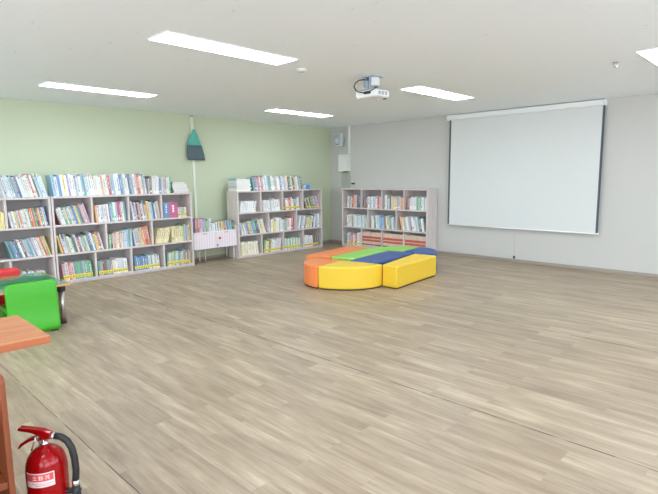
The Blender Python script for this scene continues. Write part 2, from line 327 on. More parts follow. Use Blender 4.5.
# ---------------------------------------------------------------- books
ORD = ('zeroth first second third fourth fifth sixth seventh eighth ninth tenth eleventh twelfth thirteenth fourteenth fifteenth sixteenth seventeenth eighteenth nineteenth').split()
TENS = {20: 'twent', 30: 'thirt', 40: 'fort', 50: 'fift', 60: 'sixt', 70: 'sevent', 80: 'eight'}
def ordinal(n):
    if n < 20: return ORD[n]
    t, u = n // 10 * 10, n % 10
    return TENS[t] + ('ieth' if u == 0 else 'y-' + ORD[u])
STUFF = MB(); STUFF_M = []
def smi(m):
    if m not in STUFF_M: STUFF_M.append(m)
    return STUFF_M.index(m)
def book_mesh(mb, w, h, d, ms, idx, right=False, tape=0, style=None, mtx=None):
    """cover boards and spine round a page block; spine faces -Y; the pivot corner is at the origin. ms(letter or material) -> slot"""
    x0, x1 = (-w, 0) if right else (0, w)
    c = min(0.0028, w * 0.14)
    mb.box(x0, x0 + c, 0.002, d, 0, h, idx, mtx); mb.box(x1 - c, x1, 0.002, d, 0, h, idx, mtx)
    poly = [(x0, 0.003), (x0 + w * 0.25, 0.0), (x1 - w * 0.25, 0.0), (x1, 0.003), (x1, 0.005), (x0, 0.005)]
    mb.prism(poly, 0, h, idx, mtx)
    mb.box(x0 + c, x1 - c, 0.005, d - 0.004, 0.003, h - 0.003, ms(M['page']), mtx)
    q0, q1 = x0 + w * 0.24, x1 - w * 0.24
    def patch(a, b, z0, z1, m, off=0.0006):
        mb.add([(a, -off, z0), (b, -off, z0), (b, -off, z1), (a, -off, z1)], [(0, 1, 2, 3)], ms(m), mtx)
    if tape:
        mb.box(x0 - 0.0003, x1 + 0.0003, -0.0012, 0.03, 0.022, 0.022 + tape, ms(M['tape']), mtx)
        patch(q0, q1, 0.03, 0.03 + tape * 0.45, M['ink'], 0.002)
    elif rnd.random() < 0.2:
        patch(x0 + w * 0.2, x1 - w * 0.2, 0.02, 0.02 + min(0.035, h * 0.15), M['lbl'])
    if style == 'set':
        mb.box(x0 - 0.0002, x1 + 0.0002, -0.001, 0.02, h * 0.56, h * 0.72, ms(M['band_red']), mtx)
        mb.box(x0 - 0.0002, x1 + 0.0002, -0.001, 0.02, h * 0.36, h * 0.50, ms(M['band_red']), mtx)
        patch(x0, x1, 0.03, 0.05, M['dark'], 0.0012); return
    k = rnd.random()
    top = h * (0.80 + 0.12 * rnd.random())
    if k < 0.78:                                          # title: a broken vertical line of small print
        z = h * 0.34; tm = M['ink'] if idx_light(ms, idx) else M['lbl']
        xm = (x0 + x1) / 2; hw = w * (0.09 + 0.08 * rnd.random())
        while z < top:
            dz = 0.008 + 0.03 * rnd.random(); patch(xm - hw, xm + hw, z, min(top, z + dz), tm); z += dz + 0.006 + 0.008 * rnd.random()
    if rnd.random() < 0.30:
        patch(q0, q1, h * 0.86, h * 0.97, BM[rnd.choice('robetnpyvk')])
    if rnd.random() < 0.18:
        patch(q0, q1, h * 0.18, h * 0.30, BM[rnd.choice('robetnpyvk')])
LIGHTSET = set('wcgsLyplta')
def idx_light(ms, idx): return getattr(ms, 'letter', 'w') in LIGHTSET
GROUPS = {}
def row(case, cols, s0, s1, z, h0, h1, lean=0, where='', d0=0.02, dep=0.20, tape=0, style=None, stuff=False, ramp=None, name='book', noun='book', group=None, jit=0.35, wmul=None, run=None):
    """books side by side from s0 to s1; lean < 0: tops towards the viewer's left"""
    n = len(cols); a = math.radians(lean); hs = []
    for i in range(n):
        t = i / max(1, n - 1)
        h = h0 + (h1 - h0) * (rnd.random() if ramp is None else min(1, max(0, (t if ramp > 0 else 1 - t) + rnd.uniform(-0.18, 0.18))))
        hs.append(h)
    sl = (hs[0] if lean < 0 else hs[-1]) * abs(math.sin(a))
    ws = [1 + rnd.uniform(-jit, jit) for _ in range(n)]
    if wmul:
        for i, mlt in wmul.items(): ws[i] *= mlt
    sc = max(0.03, (s1 - s0 - sl)) * math.cos(a) / sum(ws)
    s = s0 + (sl if lean < 0 else 0)
    for i, ch in enumerate(cols):
        w = ws[i] * sc; wb = w / math.cos(a)
        right = lean > 0
        pv = s + (wb if right else 0)
        s += wb
        d = d0 + rnd.uniform(0, 0.012); dd = dep * rnd.uniform(0.88, 1.0); w -= 0.0006
        loc = MT[case] @ Matrix.Translation((pv, d, z)) @ Matrix.Rotation(a, 4, 'Y')
        if stuff:
            def ms(m): return smi(m)
            ms.letter = ch
            book_mesh(STUFF, w, hs[i], dd, ms, smi(BM[ch]), right, tape, style, loc)
        else:
            mats = [BM[ch]]
            def ms(m):
                if m not in mats: mats.append(m)
                return mats.index(m)
            ms.letter = ch
            mb = MB(); book_mesh(mb, w, hs[i], dd, ms, 0, right, tape, style)
            o = mb.build(name, mats); o.matrix_world = loc
            thick = 'thick ' if ws[i] > 1.5 else 'slim ' if ws[i] < 0.8 else ''
            tag(o, f'{thick}{PAL[ch][0].replace(chr(32), chr(45))} {noun}, {ordinal(i + 1)} from left {where}', 'book', group or ('books ' + where))

TOP = BH
# bookcase behind the table: only its last quarter is in the picture
W1 = 'on top of bookcase behind low table'
row('table', 'gwgswsgtgnbwwwcwwrwdwlws', 1.50, 2.085, TOP, 0.265, 0.31, -14, W1, dep=0.21)
c4, c3 = cells(4), cells(3)
row('table', 'yL', c4[2][0] + 0.42, c4[2][1] - 0.005, TIERS[0][0], 0.20, 0.23, 0, 'in upper third bay behind low table')
row('table', 'wgwyvwowwcwerorekryncb', c4[3][0] + 0.01, c4[3][1] - 0.015, TIERS[0][0], 0.20, 0.265, -9, 'in upper end bay behind low table', ramp=1)
row('table', 'tdbtbndwkgaltwvwwawroey', c3[2][0] + 0.13, c3[2][1] - 0.005, TIERS[1][0], 0.22, 0.27, -16, 'in middle end bay behind low table', ramp=1)
row('table', 'wgkwgwmgwcgw', c4[3][0] + 0.10, c4[3][1] - 0.10, TIERS[2][0], 0.17, 0.20, 5, stuff=True)
# bookcase beside the pink cabinet
W2 = 'on top of bookcase beside pink cabinet'
row('drawer', 'lwbwywvwwgwwltwswwwcwwacwrglwwbgwwnbgwprowgw', 0.02, 1.36, TOP, 0.26, 0.31, -6, W2, dep=0.21)
row('drawer', 'gkcwwwwblcpgwwe', 1.385, 1.755, TOP, 0.225, 0.275, 0, 'next to magazine pile on bookcase beside pink cabinet', dep=0.21)
row('drawer', 'mwwwepewwvbytnogvp', c4[0][0] + 0.012, c4[0][1] - 0.02, TIERS[0][0], 0.225, 0.285, -15, 'in upper first bay of bookcase beside pink cabinet', ramp=1)
row('drawer', 'oawwswpwnlewlMrwt', c4[1][0] + 0.02, c4[1][1] - 0.02, TIERS[0][0], 0.235, 0.29, -4, 'in upper second bay of bookcase beside pink cabinet', ramp=1)
row('drawer', 'wbpkgrwtaoyslnwga', c4[2][0] + 0.02, c4[2][1] - 0.01, TIERS[0][0], 0.22, 0.29, -7, 'in upper third bay of bookcase beside pink cabinet')
row('drawer', 'bM', c4[3][0] + 0.02, c4[3][0] + 0.265, TIERS[0][0], 0.235, 0.245, 0, 'in upper end bay of bookcase beside pink cabinet', wmul={1: 1.5}, jit=0.02, noun='wide volume')
row('drawer', 'wgyw', c4[3][0] + 0.275, c4[3][0] + 0.42, TIERS[0][0], 0.155, 0.165, 0, 'beside the magenta volume', noun='small volume', tape=0.03)
row('drawer', 'yrwsgywwekwrnwegwdbwbyomw', c3[0][0] + 0.005, c3[0][1] - 0.03, TIERS[1][0], 0.20, 0.275, -13, 'in middle first bay of bookcase beside pink cabinet')
row('drawer', 'ekwowwowswlts', c3[1][0] + 0.02, c3[1][0] + 0.37, TIERS[1][0], 0.215, 0.27, 0, 'in middle second bay of bookcase beside pink cabinet', ramp=1)
row('drawer', 'wggayorro', c3[1][0] + 0.38, c3[1][1] - 0.012, TIERS[1][0], 0.25, 0.295, -9, 'leaning in middle second bay of bookcase beside pink cabinet', ramp=1)
row('drawer', 'LLLLLL', c3[2][0] + 0.03, c3[2][0] + 0.31, TIERS[1][0], 0.235, 0.245, 15, 'of the leaning set in the middle end bay', jit=0.03)
row('drawer', 'LLLLLL', c3[2][0] + 0.318, c3[2][0] + 0.52, TIERS[1][0], 0.245, 0.255, 0, 'of the upright set in the middle end bay', jit=0.03)
row('drawer', 'esvgay', c3[2][0] + 0.525, c3[2][1] - 0.02, TIERS[1][0], 0.245, 0.285, 0, 'after the pale yellow sets')
row('drawer', 'pwrptetgete', c4[0][0] + 0.045, c4[0][1] - 0.03, TIERS[2][0], 0.225, 0.255, -5, 'in lower first bay of bookcase beside pink cabinet', tape=0.045)
row('drawer', 'tgkmtmcwwsww', c4[1][0] + 0.015, c4[1][1] - 0.045, TIERS[2][0], 0.20, 0.225, -3, 'in lower second bay of bookcase beside pink cabinet', tape=0.045)
row('drawer', 'bbbbbbtwtwsw', c4[2][0] + 0.02, c4[2][1] - 0.06, TIERS[2][0], 0.20, 0.235, -4, 'in lower third bay of bookcase beside pink cabinet', tape=0.045)
row('drawer', 'twylewtbytrby', c4[3][0] + 0.05, c4[3][1] - 0.03, TIERS[2][0], 0.21, 0.25, 0, 'in lower end bay of bookcase beside pink cabinet', tape=0.045)
# magazines lying flat
def stack(case, s, d, z, items, where):
    for i, (ch, w, dep, th, off) in enumerate(items):
        mb = MB(); mats = [BM[ch], M['page']]
        mb.box(0, w, 0, dep, 0, 0.0012, 0).box(0, w, 0, dep, th - 0.0012, th, 0).box(0.002, w - 0.002, 0.002, dep - 0.002, 0.0012, th - 0.0012, 1)
        mb.box(0, 0.0012, 0, dep, 0, th, 0)
        o = mb.build('magazine', mats)
        o.matrix_world = MT[case] @ Matrix.Translation((s + off, d + rnd.uniform(0, 0.01), z)) @ Matrix.Rotation(rnd.uniform(-0.03, 0.03), 4, 'Z')
        pos = 'bottom' if i == 0 else 'top' if i == len(items) - 1 else ordinal(i + 1) + '-lowest'
        tag(o, f'{PAL[ch][0]} magazine, {pos} of the pile {where}', 'magazine', 'magazines ' + where)
        z += th + 0.0004
stack('drawer', 1.79, 0.03, TOP + 0.0004, [('m', 0.26, 0.2, 0.018, 0.01), ('w', 0.27, 0.21, 0.032, 0.02), ('l', 0.27, 0.21, 0.02, 0.01), ('g', 0.26, 0.2, 0.028, 0.0), ('w', 0.26, 0.2, 0.022, 0.0), ('g', 0.25, 0.2, 0.026, -0.005), ('g', 0.21, 0.17, 0.022, 0.0)], 'on bookcase beside pink cabinet')
stack('corner', 0.015, 0.03, TOP + 0.0004, [('w', 0.30, 0.27, 0.03, 0), ('c', 0.31, 0.27, 0.03, 0.01), ('g', 0.30, 0.26, 0.022, 0), ('w', 0.30, 0.27, 0.036, 0.01), ('s', 0.30, 0.27, 0.03, 0), ('w', 0.30, 0.27, 0.026, 0.005), ('g', 0.29, 0.26, 0.02, 0), ('t', 0.29, 0.26, 0.02, 0)], 'on bookcase near the corner')
# bookcase near the corner
row('corner', 'tkgvrwrgwgwgttwwcgywwvnwglwokeckaawtadg', 0.345, 1.60, TOP, 0.225, 0.275, -9, stuff=True)
Sx = dict(stuff=True)
row('corner', 'wwwwwwwww', c4[0][0] + 0.03, c4[0][1] - 0.07, TIERS[0][0], 0.195, 0.205, 9, jit=0.1, **Sx)
row('corner', 'wwwwgwwwww', c4[1][0] + 0.03, c4[1][1] - 0.04, TIERS[0][0], 0.19, 0.23, -6, jit=0.1, **Sx)
row('corner', 'rwwrwwkww', c4[2][0] + 0.03, c4[2][1] - 0.06, TIERS[0][0], 0.19, 0.235, -5, tape=0.04, **Sx)
row('corner', 'kckykekepvp', c4[3][0] + 0.02, c4[3][1] - 0.03, TIERS[0][0], 0.19, 0.25, -20, tape=0.02, ramp=1, **Sx)
row('corner', 'wgwgboylbeknwyLw', c3[0][0] + 0.02, c3[0][1] - 0.05, TIERS[1][0], 0.20, 0.265, -16, ramp=1, **Sx)
row('corner', 'wywwgwLlepwr', c3[1][0] + 0.03, c3[1][1] - 0.06, TIERS[1][0], 0.21, 0.255, 4, **Sx)
row('corner', 'wbgwnayewkw', c3[2][0] + 0.03, c3[2][1] - 0.13, TIERS[1][0], 0.22, 0.265, 11, **Sx)
row('corner', 'sww', c3[2][1] - 0.11, c3[2][1] - 0.03, TIERS[1][0], 0.27, 0.28, 0, **Sx)
row('corner', 'LwLwLwLwLwLw', c4[0][0] + 0.03, c4[0][1] - 0.06, TIERS[2][0], 0.225, 0.245, -4, jit=0.1, **Sx)
row('corner', 'eywydywwwswgww', c4[1][0] + 0.03, c4[1][1] - 0.03, TIERS[2][0], 0.20, 0.245, 6, tape=0.04, **Sx)
row('corner', 'wewewewewew', c4[2][0] + 0.03, c4[2][1] - 0.06, TIERS[2][0], 0.20, 0.225, -3, tape=0.045, jit=0.1, **Sx)
row('corner', 'wwwwwwmkmk', c4[3][0] + 0.02, c4[3][1] - 0.06, TIERS[2][0], 0.20, 0.245, -5, tape=0.04, **Sx)
# bookcase beside the screen
row('screen', 'wdwraakn', c4[0][0] + 0.10, c4[0][1] - 0.02, TIERS[0][0], 0.225, 0.27, 2, ramp=1, **Sx)
row('screen', 'mkwgwgswrp', c4[1][0] + 0.06, c4[1][1] - 0.02, TIERS[0][0], 0.225, 0.245, 0, **Sx)
row('screen', 'wcdwnaycolao', c4[2][0] + 0.05, c4[2][1] - 0.02, TIERS[0][0], 0.23, 0.26, 0, **Sx)
row('screen', 'mrwwwwwegewwgw', c4[3][0] + 0.05, c4[3][1] - 0.02, TIERS[0][0], 0.22, 0.25, 0, **Sx)
row('screen', 'wcwkgwwswwlwew', c3[0][0] + 0.08, c3[0][1] - 0.03, TIERS[1][0], 0.22, 0.255, -3, **Sx)
row('screen', 'wcdwslbbltmywgepwl', c3[1][0] + 0.04, c3[1][1] - 0.02, TIERS[1][0], 0.22, 0.26, -6, **Sx)
row('screen', 'owgywgvwwgwtkwwd', c3[2][0] + 0.05, c3[2][1] - 0.02, TIERS[1][0], 0.23, 0.27, -11, **Sx)
row('screen', 'twgrwrwc', c4[0][0] + 0.07, c4[0][1] - 0.01, TIERS[2][0], 0.22, 0.26, 0, tape=0.03, **Sx)
for k in (1, 2, 3):
    row('screen', 'aaaaaaaaaaaaa'[:13 if k < 3 else 11], c4[k][0] + 0.01, c4[k][1] - (0.01 if k < 3 else 0.02), TIERS[2][0], 0.288, 0.292, 0, f'in lower {ORD[k + 1]} bay beside screen',
        style='set', jit=0.02, name='bound_volume', noun='bound volume with red bands')

# carton and clear box on top of the corner bookcase
def at_case(case, s, d, z): return MT[case] @ Matrix.Translation((s, d, z))
t = thing('carton', 'small bright blue carton on the free end of the corner bookcase top', 'box'); t.matrix_world = at_case('corner', 1.755, 0.05, TOP)
MB().box(-0.05, 0.05, 0, 0.09, 0, 0.105).build('body', M['blue_box'], t, bevel=0.003, seg=1)
MB().box(-0.054, 0.054, -0.004, 0.094, 0.085, 0.1).build('lid_rim', M['metal_grey'], t)
t = thing('plastic_tub', 'clear plastic tub beside the small blue carton on the bookcase top', 'container'); t.matrix_world = at_case('corner', 1.655, 0.05, TOP)
MB().lathe([(0.026, 0), (0.031, 0.075), (0.031, 0.08)], 20).build('body', M['clear'], t, smooth=True, bevel=0)
MB().lathe([(0.034, 0.08), (0.034, 0.092), (0.02, 0.095)], 20).build('lid', M['lead'], t)

# ---------------------------------------------------------------- pink drawer cabinet and its books
CY0, CY1, CXF, CXB = -3.715, -2.853, 0.435, 0.10
CZ0, CZ1 = 0.248, 0.535
t = thing('drawer_cabinet', 'low pink and white striped cabinet on thin legs between two bookcases', 'cabinet', (CXF, CY0, 0), R90)
L = CY1 - CY0; D = CXF - CXB
b = MB().box(0, L, 0.02, D, CZ0, CZ1 - 0.016).build('body', M['metal_white'], t)
MB().box(0, L, -0.004, D, CZ1 - 0.016, CZ1).build('top_board', M['metal_white'], t, bevel=0.003, seg=1)
for i, (a, e) in enumerate(((0.004, L / 2 - 0.002), (L / 2 + 0.002, L - 0.004))):
    d = MB().box(a, e, 0, 0.02, CZ0, CZ1 - 0.019).build('door', M['stripe'], t, bevel=0.002, seg=1)
    MB().box((a + e) / 2 - 0.04, (a + e) / 2 + 0.04, -0.006, 0.0, CZ1 - 0.034, CZ1 - 0.024).build('finger_pull', M['knob'], d)
MB().lathe([(0.008, 0), (0.01, 0.012), (0.022, 0.016), (0.024, 0.028), (0.014, 0.034)], 20, mtx=Matrix.Translation((L * 0.575, 0, 0.415)) @ Matrix.Rotation(PI / 2, 4, 'X')).build('knob', M['knob'], t, smooth=True)
k = MB().box(L * 0.52, L * 0.545, -0.008, 0, 0.285, 0.305).build('lock_plate', M['dark'], t)
MB().box(L * 0.54, L * 0.565, -0.012, -0.002, 0.255, 0.285).build('key_tag', M['metal_white'], k)
MB().box(L - 0.014, L, 0.005, D, CZ1, CZ1 + 0.075).build('end_stop', M['metal_white'], t, bevel=0.004, seg=2)
for s, dd in ((0.232, 0.22), (0.345, 0.22), (L - 0.03, 0.06), (L - 0.03, 0.28)):
    MB().tube([(s, dd, 0.0), (s, dd, CZ0)], 0.009, 10).build('leg', M['metal_white'], t, smooth=True)
MT['pink'] = Matrix.Translation((CXF, CY0, 0)) @ Matrix.Rotation(R90, 4, 'Z')
row('pink', 'vrrgpvgegw', 0.05, 0.36, CZ1 + 0.0004, 0.215, 0.235, 0, dep=0.2, stuff=True)
row('pink', 'wwwtwkcrgyergbbltekd', 0.37, L - 0.03, CZ1 + 0.0004, 0.135, 0.165, -5, dep=0.16, ramp=1, stuff=True)

o = STUFF.build('books', STUFF_M)
tag(o, 'smaller books on the pink cabinet and on the bookcases towards the room corner', 'books', kind='stuff')

# ---------------------------------------------------------------- projection screen
SX0, SX1, SY = 3.005, 5.515, -0.062
t = thing('projection_screen', 'large white pull-down projection screen with thin dark side borders on grey wall', 'screen', (0, 0, 0))
MB().box(SX0 - 0.03, SX1 - 0.005, -0.105, -0.012, H - 0.095, H - 0.012).build('casing', M['metal_white'], t, bevel=0.012)
for x in (SX0 - 0.04, SX1 - 0.005): MB().box(x, x + 0.012, -0.11, -0.006, H - 0.1, H - 0.007).build('end_cap', M['metal_white'], t, bevel=0.004, seg=1)
MB().box(SX0 + 0.032, SX1 - 0.032, SY - 0.0012, SY + 0.0012, 0.575, H - 0.09).build('fabric', M['screen'], t)
for x0, x1 in ((SX0, SX0 + 0.032), (SX1 - 0.032, SX1)): MB().box(x0, x1, SY - 0.0013, SY + 0.0012, 0.575, H - 0.09).build('side_border', M['black'], t)
MB().tube([(SX0 - 0.012, SY, 0.565), (SX1 + 0.012, SY, 0.565)], 0.010, 12).build('bottom_bar', M['metal_white'], t, smooth=True)
pc = MB().tube([(4.265, SY, 0.555), (4.267, SY, 0.115)], 0.0028, 6).build('pull_cord', M['lead'], t)
MB().lathe([(0.006, 0), (0.017, 0.01), (0.017, 0.035), (0.006, 0.05)], 14, mtx=Matrix.Translation((4.267, SY, 0.068))).build('pull_knob', M['dark'], pc, smooth=True)

# ---------------------------------------------------------------- projector under the ceiling
t = thing('projector', 'white ceiling projector on a grey bracket facing the screen', 'projector', (4.225, -3.69, H))
MB().box(-0.085, 0.085, -0.085, 0.085, -0.01, 0).build('ceiling_plate', M['metal_grey'], t, bevel=0.003, seg=1)
br = MB(); br.box(-0.075, -0.045, -0.06, 0.06, -0.115, -0.012).box(0.0, 0.02, -0.06, 0.06, -0.135, -0.012).box(-0.075, 0.02, -0.06, 0.06, -0.055, -0.045).box(-0.075, 0.02, -0.06, 0.06, -0.1, -0.092)
br.box(-0.03, -0.012, -0.075, 0.02, -0.135, -0.05)
br.build('bracket', M['metal_grey'], t, bevel=0.002, seg=1)
MB().box(0.022, 0.075, -0.05, 0.03, -0.1, -0.012).build('cable_box', M['metal_white'], t, bevel=0.004, seg=2)
MB().box(-0.10, 0.10, -0.09, 0.09, -0.145, -0.135).build('mount_arm', M['metal_grey'], t, bevel=0.002, seg=1)
b = MB().box(-0.15, 0.15, -0.115, 0.115, -0.228, -0.15).build('body', M['metal_white'], t, bevel=0.022, seg=4)
MB().lathe([(0.045, 0), (0.045, 0.02), (0.036, 0.026), (0.03, 0.012)], 24, mtx=Matrix.Translation((0.07, 0.11, -0.19)) @ Matrix.Rotation(-PI / 2, 4, 'X')).build('lens', M['dark'], b, smooth=True)
for i in range(3): MB().box(0.1495, 0.153, -0.08 + i * 0.055, -0.045 + i * 0.055, -0.205, -0.172).build('vent', M['lead'], b)
for x, y in ((-0.12, -0.09), (0.12, -0.09), (0, 0.09)): MB().lathe([(0.012, -0.012), (0.014, 0)], 12, mtx=Matrix.Translation((x, y, -0.228))).build('foot', M['lead'], b)
MB().box(-0.02, 0.07, -0.119, -0.112, -0.195, -0.165).build('connector_panel', M['dark'], b)
cb = [(-0.05, -0.06, -0.03), (-0.10, -0.10, -0.035), (-0.14, -0.12, -0.06), (-0.15, -0.135, -0.10), (-0.12, -0.135, -0.145), (-0.08, -0.13, -0.165), (-0.02, -0.125, -0.18), (0.01, -0.116, -0.18)]
MB().tube(cb, 0.007, 8).build('cable', M['dark'], t, smooth=True)
MB().tube([(0.02, -0.03, -0.13), (0.09, -0.07, -0.128), (0.15, -0.09, -0.135), (0.13, -0.12, -0.15), (0.05, -0.118, -0.178)], 0.005, 8).build('cable', M['dark'], t, smooth=True)

# sprinkler head and smoke detector
t = thing('sprinkler_head', 'small metal sprinkler head in the ceiling before the screen', 'sprinkler', (6.30, -2.53, H))
MB().lathe([(0.012, -0.012), (0.034, -0.006), (0.036, 0)], 20).build('rosette', M['chrome'], t, smooth=True)
MB().tube([(-0.012, 0, -0.01), (-0.016, 0, -0.03), (0, 0, -0.046), (0.016, 0, -0.03), (0.012, 0, -0.01)], 0.004, 8).build('frame_arm', M['chrome'], t, smooth=True)
MB().lathe([(0.02, -0.05), (0.02, -0.046)], 16).build('deflector', M['chrome'], t)
t = thing('smoke_detector', 'flat round white smoke detector beside the middle ceiling light', 'smoke detector', (3.99, -4.52, H))
MB().lathe([(0.035, -0.026), (0.05, -0.022), (0.055, -0.006), (0.055, 0)], 28).build('body', M['offwhite'], t, smooth=True)
MB().lathe([(0.018, -0.034), (0.022, -0.026)], 20).build('sensor_cap', M['lead'], t, smooth=True)

# ---------------------------------------------------------------- corner equipment on the grey wall
t = thing('wall_speaker', 'grey-white loudspeaker high on the grey wall beside the room corner', 'speaker', (0.40, 0, 2.08))
b = MB().box(-0.095, 0.095, -0.20, -0.11, 0, 0.27).build('cabinet', M['spk'], t, bevel=0.012)
MB().box(-0.078, 0.078, -0.206, -0.199, 0.02, 0.25).build('grille', M['spkgrille'], t, bevel=0.006, seg=2)
MB().lathe([(0.055, 0), (0.055, 0.004), (0.045, 0.006)], 24, mtx=Matrix.Translation((0, -0.206, 0.11)) @ Matrix.Rotation(PI / 2, 4, 'X')).build('woofer_ring', M['spk'], t, smooth=True)
MB().box(-0.03, 0.03, -0.208, -0.205, 0.035, 0.045).build('badge', M['black'], t)
MB().box(-0.03, 0.03, -0.112, 0, 0.08, 0.2).build('wall_bracket', M['metal_grey'], t, bevel=0.003, seg=1)
t = thing('junction_box', 'white wall box under the speaker with the trunking entering its top', 'box', (0.51, 0, 1.56))
MB().box(-0.125, 0.085, -0.14, 0, 0, 0.345).build('body', M['offwhite'], t, bevel=0.005, seg=2)
MB().box(-0.128, 0.03, -0.15, -0.14, -0.003, 0.348).build('door', M['offwhite'], t, bevel=0.003, seg=1)
MB().box(-0.02, 0.045, -0.12, -0.03, -0.018, 0).build('cable_gland', M['dark'], t)
MB().box(-0.155, 0.0, -0.025, 0, -0.35, -0.02).box(0.0, 0.085, -0.02, 0, -0.35, -0.0).build('lower_panel', M['beige_grey'], t, bevel=0.003, seg=1)
tag(MB().box(0.552, 0.598, -0.025, 0, 1.906, H).build('cable_trunking', M['metal_white'], bevel=0.004, seg=2), 'white vertical cable trunking from the ceiling to the wall box', 'trunking')
tag(MB().box(0.64, 0.72, -0.03, 0, 1.285, 1.312).build('wall_hook', M['dark'], bevel=0.004, seg=2), 'small dark bracket on the grey wall just above the bookcase', 'bracket')

# ---------------------------------------------------------------- conduit and hanging bag on the green wall
t = thing('wall_conduit', 'cream conduit running down the green wall behind the hanging bag', 'conduit', (0, -3.40, 0))
MB().box(0.0, 0.022, -0.022, 0.022, 0.05, H - 0.03).build('channel', M['pvc'], t, bevel=0.004, seg=2)
MB().box(0.0, 0.03, -0.03, 0.03, H - 0.03, H - 0.002).build('ceiling_cap', M['lead'], t, bevel=0.004, seg=1)
t = thing('drawstring_bag', 'teal mesh drawstring bag with dark lower half hanging on the conduit', 'bag', (0.06, -3.39, 2.26))
def bagloft(zs, hw, th, off, n=24):
    m = MB(); v = []; f = []
    for z, w, d, o in zip(zs, hw, th, off):
        for k in range(n):
            a = 2 * PI * k / n; fold = 1 + 0.10 * math.sin(5 * a + z * 9)
            v.append((d * math.sin(a) * fold, o + w * math.copysign(abs(math.cos(a)) ** 0.8, math.cos(a)), z))
    R_ = len(zs)
    for i in range(R_ - 1):
        for k in range(n): f.append((i * n + k, i * n + (k + 1) % n, (i + 1) * n + (k + 1) % n, (i + 1) * n + k))
    f.append(tuple(range(n - 1, -1, -1))); f.append(tuple((R_ - 1) * n + k for k in range(n)))
    return m.add(v, f)
bagloft([-0.27, -0.2, -0.1, -0.03, 0.0], [0.138, 0.112, 0.07, 0.03, 0.018], [0.033, 0.034, 0.03, 0.022, 0.016], [-0.005, -0.01, -0.01, -0.004, 0]).build('mesh_top', M['teal'], t, smooth=True)
bagloft([-0.515, -0.5, -0.42, -0.33, -0.268], [0.165, 0.172, 0.166, 0.15, 0.137], [0.016, 0.03, 0.036, 0.036, 0.034], [0.022, 0.022, 0.01, 0.0, -0.005]).build('pouch', M['slate'], t, smooth=True)
MB().tube([(0, 0, -0.005), (-0.012, -0.004, 0.05), (-0.026, -0.012, 0.14), (-0.03, -0.018, 0.19)], 0.009, 8).build('strap', M['pvc'], t, smooth=True)

# ---------------------------------------------------------------- modular floor bench
LD = Vector((-0.17, 0.985)); LV = Vector((0.985, 0.17))
def uv(v, u): q = LV * v + LD * u; return (q.x, q.y)
BHT = 0.30
def module(poly_vu, m, label):
    pts = [Vector(uv(*q)) for q in poly_vu]
    c = sum(pts, Vector((0, 0))) / len(pts)
    t = thing('bench_module', label, 'floor bench', (c.x, c.y, 0), 0, 'coloured modules of the floor bench')
    poly = [(p.x - c.x, p.y - c.y) for p in pts]
    area = sum(poly[i][0] * poly[(i + 1) % len(poly)][1] - poly[(i + 1) % len(poly)][0] * poly[i][1] for i in range(len(poly)))
    if area < 0: poly.reverse()
    MB().prism(poly, 0.012, BHT).build('cushion', m, t, bevel=0.022, seg=4)
    inner = [(x * 0.93, y * 0.93) for x, y in poly]
    MB().prism(inner, 0, 0.0118).build('base', M['dark'], t)
def rect(v0, v1, u0, u1): return [(v0, u0), (v1, u0), (v1, u1), (v0, u1)]
def quarter(cv, cu, r, a0, a1, ru=None): return [(cv, cu)] + [(cv + (x - cv), cu + (y - cu) * (ru or r) / r) for x, y in arc_pts((cv, cu), r, a0, a1, 14)]
G = 0.006
module(rect(1.895, 2.30 - G, -3.44, -2.27), M['orange_v'], 'straight orange cushion block on the bookcase side of the floor bench')
module(rect(2.30, 2.71 - G, -3.37, -2.36), M['green_v'], 'straight lime green cushion block between the orange and blue ones')
module(rect(2.71, 3.13, -3.53, -2.40), M['blue_v'], 'straight navy blue cushion block between the green and yellow ones')
module([(3.255, -3.60), (3.49, -3.645), (3.56, -2.52), (3.20, -2.50)], M['yellow_v'], 'straight yellow cushion block with square corners on the open-floor side')
module(quarter(2.61, -3.575, 0.485, PI, 1.5 * PI, 0.57), M['orange_v'], 'rounded orange quarter cushion at the bench end nearest the low table')
module(quarter(2.61 + G, -3.575, 0.635, 1.5 * PI, 2 * PI, 0.57), M['yellow_v'], 'rounded yellow quarter cushion beside the square yellow block')
module(quarter(2.95, -2.34, 0.575, 0.5 * PI, PI), M['green_v'], 'rounded lime green quarter cushion at the bench end by the screen')
module(quarter(2.95 + G, -2.36, 0.49, 0, 0.5 * PI, 0.575), M['blue_v'], 'rounded navy blue quarter cushion at the bench end by the screen')

# ---------------------------------------------------------------- children's table and chairs
t = thing('low_table', "low children's table with glossy green top, wooden edge and steel legs", 'table', (2.63, -6.385, 0))
TL, TW, TH = 1.5, 0.88, 0.42
MB().box(-TW, 0, -TL, 0, TH - 0.022, TH - 0.0005).build('tabletop', M['edge'], t, bevel=0.004, seg=2)
MB().box(-TW + 0.018, -0.018, -TL + 0.018, -0.018, TH - 0.0005, TH + 0.003).build('green_mat', M['glass_green'], t)
for x in (-0.13, -TW + 0.13):
    for y in (-0.058, -TL + 0.075):
        lg = MB().lathe([(0.029, 0.02), (0.029, 0.34)], 24, mtx=Matrix.Translation((x, y, 0))).build('leg', M['steel'], t, smooth=True)
        MB().lathe([(0.04, 0.33), (0.04, TH - 0.022)], 24, mtx=Matrix.Translation((x, y, 0))).build('socket', M['dark'], lg)
        MB().lathe([(0.031, 0), (0.031, 0.02)], 20, mtx=Matrix.Translation((x, y, 0))).build('foot', M['dark'], lg)
